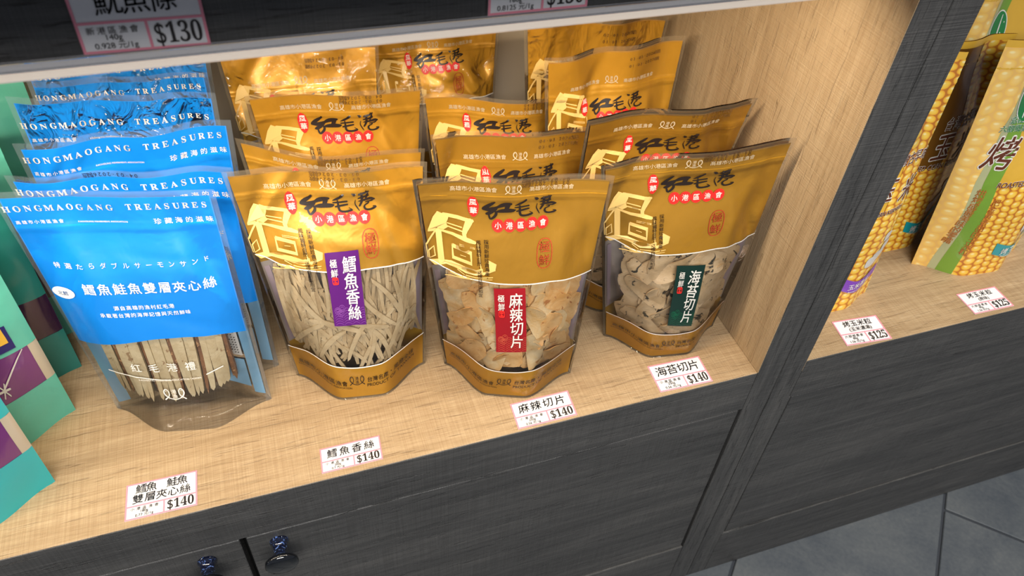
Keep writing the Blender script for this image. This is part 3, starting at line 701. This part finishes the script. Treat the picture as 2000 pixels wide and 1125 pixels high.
# ------------------------------------------------------------------ display cabinets
D = .462; XJ = .0306; XI = .0596; XL = -1.45; ZU = .4132; DZ = -.0613; DB = -.3720; GAP = .0016
cabL = empty('display_cabinet', (-.7, .2, ZF), 'long charcoal display cabinet with pale oak shelf of gold and blue pouches', 'cabinet')
cabR = empty('display_cabinet', (.6, .2, ZF), 'right-hand charcoal display cabinet holding the corn pouches', 'cabinet')
def part(name, lo, hi, mat, root, bev=.0006):
    o = box(name, lo, hi, mat, root, bev); o.location = (-root.location[0], -root.location[1], -root.location[2]); return o
# left cabinet
part('shelf_board', (XL, .0002, -.018), (0, D, 0), 'oak_laminate_x', cabL)
part('face_rail', (XL, -.0004, DZ), (-.0002, .018, -.0006), 'charcoal_laminate_x', cabL)
part('face_stile', (.0004, -.0004, ZF), (XJ-.0004, .018, .62), 'charcoal_laminate_z', cabL)
part('side_panel', (0, .0184, -.02), (.018, D, .62), 'oak_laminate_z', cabL, 0)
part('side_panel_edging', (-.0004, -.0002, 0), (.0003, .0190, .62), 'oak_laminate_z', cabL, 0)
part('back_panel', (XL, D, -.02), (.018, D+.008, .62), 'back_wall_paint', cabL, 0)
part('plinth', (XL, -.0004, ZF), (-.0002, .018, DB), 'charcoal_laminate_x', cabL)
part('carcass_shadow_board', (XL, .026, ZF), (.018, .030, DZ), 'gap_black', cabL, 0)
part('side_panel', (XL-.018, 0, ZF), (XL, D, .62), 'oak_laminate_z', cabL)
def knob(x, z, door, root):
    prof = [(0, .0085), (.004, .0085), (.0055, .0065), (.013, .0062), (.018, .0078), (.021, .0125), (.0235, .0150), (.0262, .0153), (.0283, .0135), (.0296, .009), (.0301, .004), (.0302, .0001)]
    n = 32; V = []; F = []; mi = []
    for d, r in prof: V += [(x+r*math.cos(2*math.pi*i/n), .003-d, z+r*math.sin(2*math.pi*i/n)) for i in range(n)]
    for j in range(len(prof)-1):
        for i in range(n): F.append((j*n+i, j*n+(i+1) % n, (j+1)*n+(i+1) % n, (j+1)*n+i)); mi.append(0 if j < 6 else 1)
    o = mesh_obj('knob', V, [f[::-1] for f in F], None, door, True, mats=['blue_black_glaze', 'gloss_black'], mi=mi); return o
def door(x0, x1, root, kx=None, kz=-.084, zt=DZ, zb=DB, y=.0014):
    d = part('door', (x0, y, zb+.0012), (x1, y+.018, zt-.0042), 'charcoal_laminate_x', root, .0008)
    if kx is not None: knob(kx, kz, d, root)
    return d
door(-.5203, -.0024, cabL, -.4935)
door(-1.04, -.5262, cabL, -.5583, -.0865)
door(XL, -1.0425, cabL)
# upper shelf, its acrylic lip and the light under it
part('upper_shelf', (XL, .0, ZU), (-.0006, D, ZU+.022), 'charcoal_laminate_x', cabL)
part('upper_face_board', (XL, -.0022, ZU-.0004), (-.0008, 0, ZU+.075), 'charcoal_laminate_x', cabL)
part('added_shade_board', (XL, -.20, .530), (-.0006, .0, .64), 'charcoal_laminate_x', cabL)  # unseen overhang, added only to keep lamp light off the upper face board
part('acrylic_lip', (XL, -.0072, ZU-.0030), (-.0010, -.0024, ZU+.0016), 'clear_acrylic', cabL, .0010)
part('light_strip', (XL, -.0068, ZU-.0078), (-.001, .004, ZU-.0032), 'led_cover', cabL, .0012)
# right cabinet
XE = 1.7
part('face_stile', (XJ+.0004, -.0004, ZF), (XI, .018, .62), 'charcoal_laminate_z', cabR)
part('side_panel', (XJ+.0004, .0184, -.02), (XI-.001, D, .62), 'oak_laminate_z', cabR, 0)
part('shelf_board', (XI-.0005, .0002, -.018), (XE, D, 0), 'oak_laminate_x', cabR)
part('face_rail', (XI+.0006, -.0004, DZ), (XE, .018, -.0006), 'charcoal_laminate_x', cabR)
part('face_stile', (XJ+.0004, -.0003, -.371), (.0618, .0175, DZ), 'charcoal_laminate_z', cabR)
part('back_panel', (XJ, D, -.02), (XE, D+.008, .62), 'back_wall_paint', cabR, 0)
part('plinth', (XI+.0004, -.0004, ZF), (XE, .018, -.3700), 'charcoal_laminate_x', cabR)
part('carcass_shadow_board', (.018, .026, ZF), (XE, .030, DZ), 'gap_black', cabR, 0)
door(.0655, .78, cabR, None, zb=-.3700); door(.783, XE, cabR, None, zb=-.3700)
part('upper_shelf', (XI, .0, ZU+.14), (XE, D, ZU+.162), 'charcoal_laminate_x', cabR)

# ------------------------------------------------------------------ pouches
GC = 'gold snack pouches in three rows'
DATE = ('04.03.2026製造', '03.03.2027有效'); DATE2 = ('02.03.2026製造', '01.03.2027有效')
PA = Pouch((-.4747, .168, .2203), (-.305, .158, .2056), (-.4496, .1247, 0), (-.3247, .1056, 0), seed=11, wave=(.004, 1.6, .6))
gold_bag(PA, 'gold pouch with purple sticker and pale fish shreds, front of left row', GC, lv=.928, date=('04.03.2026製造', '03.03.2027有效'), date_u=.05, flip=True,
         sticker=([(-.195, .66), (.18, .668), (.16, .342), (-.24, .345)], 'sticker_purple', 'wave_purple', '鱈魚香絲'), chips=fill_shreds)
PB = Pouch((-.3335, .09, .2418), (-.1655, .075, .2273), (-.3065, .0998, 0), (-.1873, .0534, 0), seed=22, wave=(.003, 1.7, 1.9))
gold_bag(PB, 'gold pouch with red sticker and broken fish crackers, front of middle row', GC, date=DATE, date_u=.30, flip=True,
         sticker=([(-.25, .562), (.12, .565), (.175, .265), (-.23, .26)], 'sticker_red', 'wave_red', '麻辣切片'), chips=fill_chips)
PC = Pouch((-.172, .09, .2285), (-.0125, .048, .2545), (-.1347, .0915, 0), (-.013, .072, 0), seed=33, wave=(.003, 1.5, .4))
gold_bag(PC, 'gold pouch with dark green sticker and seaweed-flecked crackers beside the oak panel', GC, date=DATE2, date_u=.30, flip=True,
         sticker=([(-.09, .53), (.29, .518), (.27, .198), (-.11, .215)], 'sticker_green', 'wave_green', '海苔切片'), chips=fill_seaweed)
def Gb(TL, TR, lb, label, W=.126, dx=0., chips=None, **k):
    kk = {a: k.pop(a) for a in ('lv', 'date', 'date_u', 'flip', 'glare') if a in k}
    k.setdefault('Tb', .028); k.setdefault('Bb', .020); k.setdefault('T', .024); k.setdefault('Bk', .014); P = shelf_pouch(TL, TR, lb, W, dx, **k); return gold_bag(P, label, GC, full=bool(chips), chips=chips, **kk)
Gb((-0.4618, 0.2220, 0.2118), (-0.2945, 0.2120, 0.1831), 0.190, 'gold pouch directly behind the purple sticker pouch, only its sagging top showing', lv=.945, seed=41, wave=(.006, 1.3, 2.2), date=DATE, date_u=.05, flip=True, sag=.010)
Gb((-0.4475, 0.2750, 0.2258), (-0.2790, 0.2720, 0.2113), 0.252, 'gold pouch third from the front of the left row, title and red discs showing', lv=.93, seed=42, wave=(.004, 1.5, .3), date=DATE, date_u=.25, flip=True)
Gb((-0.4691, 0.3750, 0.2163), (-0.3046, 0.3750, 0.2105), 0.305, 'brightly glaring gold pouch at the back left, beside the blue pouches', lv=.85, seed=43, wr=1.6, date=DATE, date_u=.3, flip=True, glare=True)
Gb((-0.3083, 0.4320, 0.1905), (-0.1508, 0.4320, 0.1887), 0.395, 'gold pouch against the back wall right of the brightly glaring one, oval seal showing', lv=.91, seed=44, wr=1.8, glare=True)
Gb((-0.3005, 0.1650, 0.2299), (-0.1297, 0.1650, 0.2102), 0.150, 'gold pouch directly behind the red sticker pouch, dated 04.03.2026 on top', lv=.89, seed=45, wave=(.003, 1.5, 1.2), date=DATE, date_u=.42)
Gb((-0.2855, 0.2620, 0.2116), (-0.1280, 0.2500, 0.1886), 0.232, 'gold pouch at the back of the middle row, between left and right rows', lv=.935, seed=46, wave=(.005, 1.4, 1.0), date=DATE, date_u=.55)
Gb((-0.1736, 0.1250, 0.2521), (-0.0141, 0.1080, 0.2565), 0.150, 'gold pouch directly behind the green sticker pouch, near the oak panel', lv=.935, seed=47, wave=(.004, 1.4, .2), date=DATE2, date_u=.45, dx=-.005, chips=lambda P, r: fill_chips(P, r, ('seaweed_chip', 'seaweed_chip'), 19, 'seaweed_chip'))
Gb((-0.1701, 0.2350, 0.2490), (-0.0215, 0.2350, 0.2577), 0.212, 'gold pouch by the oak panel dated 02.03.2026, third from the front', lv=.865, seed=48, date=DATE2, date_u=.42, W=.120)
Gb((-0.1748, 0.2850, 0.2622), (-0.0148, 0.2850, 0.2541), 0.272, 'rearmost gold pouch by the oak panel, against the beige back wall', lv=.84, seed=49, date=DATE2, date_u=.32, W=.125, glare=True)

BC = 'blue snack pouches in one row'
BK = dict(T=.018, Bk=.010, Tb=.022, Bb=.018)
P1 = Pouch((-.6410, .172, .2273), (-.4835, .158, .209), (-.6136, .1306, 0), (-.4761, .1022, 0), seed=51, T=.022, Bk=.012, Tb=.030, Bb=.016, wave=(.002, 1.5, 0), wr=.8)
o = blue_bag(P1, 'front blue pouch showing layered fish strips through its clear base', BC, front=True); fill_sandwich(P1, o)
def Bb(TL, TR, lb, label, full=False, lv=.948, date=False, glare=False, **k):
    kk = dict(BK); kk.update(k)
    return blue_bag(shelf_pouch(TL, TR, lb, .142, 0, **kk), label, BC, lv=lv, full=full, date=date, glare=glare)
P2 = Pouch((-.6339, .190, .2271), (-.4670, .182, .2133), (-.606, .158, 0), (-.4649, .1425, 0), seed=52, **BK)
blue_bag(P2, 'second blue pouch from the front, a dark date code across its lettering', BC, full=True, date=True)
Bb((-0.6285, 0.2220, 0.2344), (-0.4610, 0.2220, 0.2339), 0.195, 'third blue pouch from the front, both lines of lettering clear', seed=53)
Bb((-0.6325, 0.2680, 0.2512), (-0.4707, 0.2680, 0.2345), 0.228, 'fourth blue pouch from the front, crinkled glare over its lettering', seed=54, wr=2.2, glare=True, lv=.91)
Bb((-0.6280, 0.3250, 0.2330), (-0.4763, 0.3250, 0.2245), 0.272, 'fifth blue pouch from the front, second from the rear', seed=55, wr=2.2, glare=True)
Bb((-0.6400, 0.3700, 0.2344), (-0.4730, 0.3700, 0.2317), 0.315, 'rearmost blue pouch, partly under the upper shelf lip', seed=56, wr=2.2, glare=True, lv=.93)

# ------------------------------------------------------------------ mint and teal pouches at the left end
def mint_bag(P, label, mat, foil_in, deco=True, patch=False, uc=.90):
    root = empty('mint_snack_pouch', P.base, label, 'snack bag', 'mint and teal pouches at the left end')
    P.zip_v = (.86, .88)
    va, vb = .225, .415
    sheet(P, 'printed_panel', mat, root, -1, 1, vb, 1, 40, 50, 1, 0)
    sheet(P, 'printed_base_band', mat, root, -1, 1, 0, va, 40, 20, 1, 0)
    if uc < 1: sheet(P, 'beige_window_margin', 'beige_foil', root, uc, 1, va, vb, 8, 20, 1, 0)
    sheet(P, 'purple_window', foil_in, root, -1, uc, va, vb, 34, 24, 1, -.0002)
    sheet(P, 'back_film', mat, root, -1, 1, 0, 1, 30, 30, -1, 0)
    gusset(P, root, mat)
    if deco:
        G = Ink()
        G.add(*stroke([(.42, .50, .004), (.30, .46, .008), (.08, .375, .010)]))
        for a in range(3):
            th = a*math.pi/3; c, s_ = math.cos(th), math.sin(th); G.add(*stroke([(.08-.06*c, .37-.035*s_, .010), (.08+.06*c, .37+.035*s_, .010)]))
        G.build('gold_ornament', 'label_white', root, lambda x, y: P.at(x+.42, y-.085, 1, .0008))
    if patch:
        g = np.linspace(0, 1, 6); X, Y = np.meshgrid(.18+.62*g, .435+.105*g)
        st = mesh_obj('navy_label', P.at(X.ravel(), Y.ravel(), 1, .001), [(j*6+i, j*6+i+1, j*6+i+7, j*6+i+6) for j in range(5) for i in range(5)], 'sticker_navy', root)
        X, Y = np.meshgrid(.22+.54*g, .468+.068*g)
        mesh_obj('gold_picture', P.at(X.ravel(), Y.ravel(), 1, .0014), [(j*6+i, j*6+i+1, j*6+i+7, j*6+i+6) for j in range(5) for i in range(5)], 'yellow_corn_glow', st)
    return root
def vert_pouch(BRx, BRy, yaw, W, H, lean=0., Wt=None, **k):
    c, s_ = math.cos(yaw), math.sin(yaw); Wt = Wt or W
    BR = np.array((BRx, BRy, 0)); BL = BR-np.array((c*W, s_*W, 0)); TR = BR+np.array((0, lean, H)); TL = TR-np.array((c*Wt, s_*Wt, 0))
    return Pouch(TL, TR, BL, BR, **k)
mint_bag(vert_pouch(-.6615, .0635, .17, .145, .24, .0, seed=61, T=.016, Tb=.024, Bk=.012, Bb=.016, wr=.5), 'bright teal pouch nearest the shelf edge, cut off by the left frame edge', 'cyan_foil', 'purple_foil', deco=False)
mint_bag(vert_pouch(-.6494, .1391, .20, .145, .24, .0, seed=62, T=.016, Tb=.024, Bk=.012, Bb=.016, wr=.5), 'mint green pouch with purple window and navy label, second from the shelf edge', 'mint_foil', 'purple_foil', patch=True)
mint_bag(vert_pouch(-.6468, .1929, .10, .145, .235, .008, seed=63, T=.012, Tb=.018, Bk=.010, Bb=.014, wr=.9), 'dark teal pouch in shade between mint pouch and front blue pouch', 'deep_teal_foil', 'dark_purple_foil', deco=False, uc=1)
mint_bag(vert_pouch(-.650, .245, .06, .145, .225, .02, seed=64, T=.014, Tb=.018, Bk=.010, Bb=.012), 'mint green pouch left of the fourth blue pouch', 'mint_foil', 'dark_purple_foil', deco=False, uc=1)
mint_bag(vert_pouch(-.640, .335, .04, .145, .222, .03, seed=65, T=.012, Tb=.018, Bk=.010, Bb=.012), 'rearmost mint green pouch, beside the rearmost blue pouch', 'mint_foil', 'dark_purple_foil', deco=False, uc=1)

# ------------------------------------------------------------------ corn pouches in the right cabinet
def corn_bag(P, label, side_text, banner, btext, detail=True):
    root = empty('corn_snack_pouch', P.base, label, 'snack bag', 'roasted corn pouches on the right')
    P.zip_v = (.90, .92)
    sheet(P, 'printed_front', 'yellow_corn_glow', root, -1, 1, 0, 1, 50, 70, 1, 0)
    sheet(P, 'back_film', 'brown_print', root, -1, 1, 0, 1, 30, 30, -1, 0); gusset(P, root, 'yellow_corn_glow')
    def stripe(name, mat, fL, fR, vlo, vhi, n=8, off=.0003, nv=50):
        vs = np.linspace(vlo, vhi, nv); L = fL(vs); R = fR(vs); t = np.linspace(0, 1, n); U = L[:, None]*(1-t)+R[:, None]*t; Vv = np.tile(vs[:, None], (1, n))
        X = P.at(U, Vv, 1, off).reshape(-1, 3); Wm = (P.Wt+P.Wb)/2
        return mesh_obj(name, X, [(j*n+i, j*n+i+1, (j+1)*n+i+1, (j+1)*n+i) for j in range(nv-1) for i in range(n-1)], mat, root, True, uv=np.stack([U.ravel()*Wm/2, Vv.ravel()*P.H], 1))
    husk = lambda v: np.interp(v, [0, .2, .45, .7, 1], [-.48, -.42, -.42, -.30, -.12])
    stripe('soft_kernel_print', 'corn_kernels_soft', lambda v: v*0-1, lambda v: husk(v)-.27, 0, .975, 12)
    stripe('pale_husk_print', 'pale_husk', lambda v: husk(v)-.30, lambda v: husk(v)-.18, 0, .97, 4, .0005)
    stripe('green_husk_print', 'green_husk', lambda v: husk(v)-.20, husk, 0, .97, 6, .0007)
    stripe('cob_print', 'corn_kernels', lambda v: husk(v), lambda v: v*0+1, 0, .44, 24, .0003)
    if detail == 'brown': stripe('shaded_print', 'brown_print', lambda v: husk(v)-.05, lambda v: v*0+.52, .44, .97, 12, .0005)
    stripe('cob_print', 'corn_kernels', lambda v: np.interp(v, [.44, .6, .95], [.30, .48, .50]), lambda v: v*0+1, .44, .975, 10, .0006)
    K, Wt, O, Gn = Ink(), Ink(), Ink(), Ink(); k = P.Wt/.168
    for s, u, v, h in (('烤', -.52, .575, .040), ('玉', .25, .535, .036), ('米', .76, .52, .036)):
        put(Wt, P, s, u, v, h*k, .075, sx=.8, shear=.25); put(K, P, s, u, v, h*k, .022, sx=.8, shear=.25)
    put(Wt, P, side_text, .62, .640, .017*k, .07, sx=.8, shear=.2); put(K, P, side_text, .62, .640, .017*k, .012, sx=.8, shear=.2)
    put(Wt, P, 'ROASTED CORN KERNELS', .18, .445, .0095*k, .05, shear=.2, sx=.86); put(K, P, 'ROASTED CORN KERNELS', .18, .445, .0095*k, .02, shear=.2, sx=.86)
    put(O, P, '烘烤成最美味的零嘴', -.66, .285, .0100*k, .02, vert=True, gap=.90, ang=-.12); put(O, P, '把金黃香甜的玉米粒', -.40, .245, .0100*k, .02, vert=True, gap=.90, ang=-.12)
    putshape(Wt, P, disc(0, 0, .0155*k, .0235*k, 30), -.34, .77); putshape(Gn, P, disc(0, 0, .0140*k, .0220*k, 30), -.34, .77)
    put(Wt, P, '嘉義縣', -.40, .702, .0085*k, .06); put(Wt, P, '六腳鄉農會', -.40, .670, .0085*k, .06)
    put(Gn, P, '嘉義縣', -.40, .702, .0085*k, .012); put(Gn, P, '六腳鄉農會', -.40, .670, .0085*k, .012)
    Wt.build('white_outline', 'ink_white', root, lambda x, y: P.at(x, y, 1, .0010)); K.build('brown_lettering', 'ink_brown', root, lambda x, y: P.at(x, y, 1, .0014))
    O.build('orange_lettering', 'ink_orange', root, lambda x, y: P.at(x, y, 1, .0012)); Gn.build('green_emblem', 'ink_green', root, lambda x, y: P.at(x, y, 1, .0014))
    Lf = Ink(); putshape(Lf, P, stroke([(-.004, -.018, .001), (.0, -.004, .003), (.003, .016, .001)]), -.34, .77); putshape(Lf, P, stroke([(-.0, -.012, .001), (.007, -.002, .002), (.008, .008, .001)]), -.34, .77)
    Lf.build('emblem_leaf', 'ink_white', root, lambda x, y: P.at(x, y, 1, .0018))
    us = np.linspace(.02, .92, 14); bl = lambda u: .135-.03*np.sin((u-.02)/.9*math.pi); X = np.vstack([P.at(us, bl(us)-.028, 1, .0012), P.at(us, bl(us)+.028, 1, .0012)])
    bn = mesh_obj('flavour_banner', X, [(i, i+1, 15+i, 14+i) for i in range(13)], banner, root)
    T = Ink(); put(T, P, btext, .45, .113, .0105*k, .02); put(T, P, 'Roasted Corn Kernels', .45, .090, .004*k, 0); T.build('banner_lettering', 'ink_white', bn, lambda x, y: P.at(x, y, 1, .0018))
    B = Ink()
    for q in ((.66, .235, .011), (.80, .27, .010), (.52, .215, .010), (.72, .32, .008)):
        putshape(B, P, disc(0, 0, q[2], q[2]*.8, 14, 1, .1), q[0], q[1])
    B.build('chestnut_print', 'label_white', root, lambda x, y: P.at(x, y, 1, .0009))
    return root
R1 = Pouch((.065, .098, .285), (.194, .10, .285), (.068, .075, 0), (.187, .072, 0), T=.02, Bk=.014, Tb=.018, Bb=.018, seed=71, wr=.8)
corn_bag(R1, 'corn pouch with purple banner, half hidden behind the charcoal upright', '台灣古早味', 'banner_purple', '玉米濃湯')
R3 = Pouch((.242, .10, .29), (.41, .10, .29), (.274, .098, 0), (.42, .085, 0), T=.026, Bk=.016, Tb=.030, Bb=.024, seed=72, wr=.8)
corn_bag(R3, 'large corn pouch with teal banner, cut off by the right frame edge', '台灣古早味', 'banner_teal', '烤玉米粒')
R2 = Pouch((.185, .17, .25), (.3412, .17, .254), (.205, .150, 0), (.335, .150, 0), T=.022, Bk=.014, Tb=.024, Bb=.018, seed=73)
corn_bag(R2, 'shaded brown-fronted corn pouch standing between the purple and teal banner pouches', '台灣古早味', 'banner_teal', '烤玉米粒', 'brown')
R4 = Pouch((.345, .245, .285), (.50, .245, .285), (.36, .23, 0), (.49, .23, 0), T=.022, Bk=.014, Tb=.024, Bb=.018, seed=74)
corn_bag(R4, 'bright yellow corn pouch at the back of the right cabinet', '台灣古早味', 'banner_purple', '玉米濃湯')

# ------------------------------------------------------------------ price tags
def price_tag(tl, tr, br, bl, lines, maker, grams, unit, price, label, z=0., upright=False, group='pink bordered price tags'):
    """card stuck on the shelf (or, upright, on the upper face board); corners in metres on that plane"""
    tl, tr, br, bl = [np.array(p, float) for p in (tl, tr, br, bl)]
    c = (tl+tr+br+bl)/4; ex = ((tr-tl)+(br-bl))/2; W = np.linalg.norm(ex); ex /= W
    ey = ((tl-bl)+(tr-br))/2; H = np.linalg.norm(ey); ey = ey-ex*(ex@ey)*.0; ey /= np.linalg.norm(ey)
    org = np.array((c[0], c[1], 0)) if not upright else np.array((c[0], -.0034, c[1]))
    root = empty('price_tag', org, label, 'price tag', group)
    def fn(off):
        def g(x, y):
            q = np.outer(x, ex)+np.outer(y, ey); zz = np.full(len(q), off)
            return np.stack([q[:, 0], q[:, 1], zz], 1) if not upright else np.stack([q[:, 0], -zz, q[:, 1]], 1)
        return g
    w2, h2 = W/2, H/2; n = 7
    gx = np.linspace(-w2, w2, n); base = []
    V = [(x, y) for y in (-h2, h2) for x in gx]; a = np.array(V); f = fn(.0005); f0 = fn(.0001)
    top_ = f(a[:, 0], a[:, 1]); bot = f0(a[:, 0], a[:, 1]); F = [(i, i+1, n+i+1, n+i) for i in range(n-1)]+[(2*n+i, 3*n+i, 3*n+i+1, 2*n+i+1) for i in range(n-1)]
    F += [(i+1, i, 2*n+i, 2*n+i+1) for i in range(n-1)]+[(n+i, n+i+1, 3*n+i+1, 3*n+i) for i in range(n-1)]+[(0, n, 3*n, 2*n), (2*n-1, n-1, 3*n-1, 4*n-1)]
    mesh_obj('card', np.vstack([top_, bot]), F, 'paper', root, False)
    B = Ink(); t = .0011*W/.06; yb = -h2+.43*H if len(lines) < 2 or lines[1].startswith('(') else -h2+.36*H; xd = -w2+.535*W
    def rect(x0, y0, x1, y1): B.add([(x0, y0), (x1, y0), (x1, y1), (x0, y1)], [(0, 1, 2, 3)])
    t *= 1.25; rect(-w2, -h2, w2, -h2+t); rect(-w2, h2-t, w2, h2); rect(-w2, -h2+t, -w2+t, h2-t); rect(w2-t, -h2+t, w2, h2-t); rect(-w2+t, yb-t/2, w2-t, yb+t/2); rect(xd-t/2, -h2+t, xd+t/2, yb-t/2)
    B.build('pink_border', 'pink_line', root, fn(.0008))
    K = Ink()
    def tx(s, x, y, h, wmax, gap=None, bold=.004, sx=1.):
        if gap:
            for i, ch in enumerate(s):
                if ch != ' ': gv, gf = glyphs(ch, bold, 4); K.add(xf(gv, x+(i-(len(s)-1)/2)*gap, y, h, .05, sx, .10), gf)
        else:
            gv, gf = glyphs(s, bold, 4); wd = (gv[:, 0].max()-gv[:, 0].min())*h; K.add(xf(gv, x, y, h, 0, min(1., wmax/wd)*sx), gf)
    up = h2-yb; ymid = (h2+yb)/2
    if lines:
        if len(lines) == 1: tx(lines[0], 0, ymid, up*.66, W*.8, gap=W*.205)
        elif lines[1].startswith('('): tx(lines[0], 0, ymid+up*.17, up*.44, W*.8, gap=W*.16); tx(lines[1], 0, ymid-up*.25, up*.30, W*.55)
        else: tx(lines[0], 0, ymid+up*.22, up*.42, W*.8, gap=W*.145); tx(lines[1], 0, ymid-up*.21, up*.42, W*.8, gap=W*.165)
    lo = yb+h2; xm = (-w2+xd)/2
    tx(maker, xm, yb-lo*.24, lo*.26, W*.44, gap=W*.083); tx(grams, xm, yb-lo*.5, lo*.27, W*.3); tx(unit, xm, yb-lo*.77, lo*.27, W*.40)
    tx('$'+serif(price), (xd+w2)/2, (yb-h2)/2, lo*.98, W*.37, bold=0)
    K.build('lettering', 'ink_black', root, fn(.0011))
    return root
price_tag((-.604, .0422), (-.5467, .0396), (-.5478, .0065), (-.6055, .0055), ['鱈魚 鮭魚', '雙層夾心絲'], '小港區漁會', '180g', '0.77 元/1g', '140', 'white price tag below the front blue pouch, with two lines of name')
price_tag((-.442, .0321), (-.3862, .032), (-.3891, .0063), (-.4427, .0061), ['鱈魚香絲'], '小港區漁會', '200g', '0.7 元/1g', '140', 'white price tag below the pouch with the purple sticker')
price_tag((-.2606, .0318), (-.197, .0331), (-.2017, .0021), (-.259, .0027), ['麻辣切片'], '小港區漁會', '250g', '0.56 元/1g', '140', 'white price tag touching the pouch with the red sticker')
price_tag((-.1089, .0395), (-.0488, .0361), (-.0521, .0037), (-.109, .0038), ['海苔切片'], '小港區漁會', '250g', '0.56 元/1g', '140', 'white price tag below the pouch with the dark green sticker')
price_tag((.1176, .0406), (.1758, .0359), (.1683, .0013), (.1152, .0054), ['烤玉米粒', '(玉米濃湯)'], '六腳鄉農會', '80g', '1.56 元/1g', '125', 'white 125 dollar price tag nearest the charcoal upright, right cabinet')
price_tag((.289, .0385), (.3461, .037), (.343, .0047), (.2891, .0061), ['烤玉米粒', '(原味)'], '六腳鄉農會', '80g', '1.56 元/1g', '125', 'white 125 dollar price tag in front of the large corn pouch')
price_tag((-.5101, .4505), (-.4522, .4495), (-.4522, .4141), (-.5101, .4151), ['魷魚條'], '新港區漁會', '140g', '0.928 元/1g', '130', 'blurred price tag reading 130 on the upper shelf face', upright=True)
price_tag((-.3070, .4505), (-.2480, .4505), (-.2480, .4151), (-.3070, .4151), [], '新港區漁會', '160g', '0.8125 元/1g', '130', 'price tag on the upper shelf face cut by the frame, right of the 130 tag', upright=True)
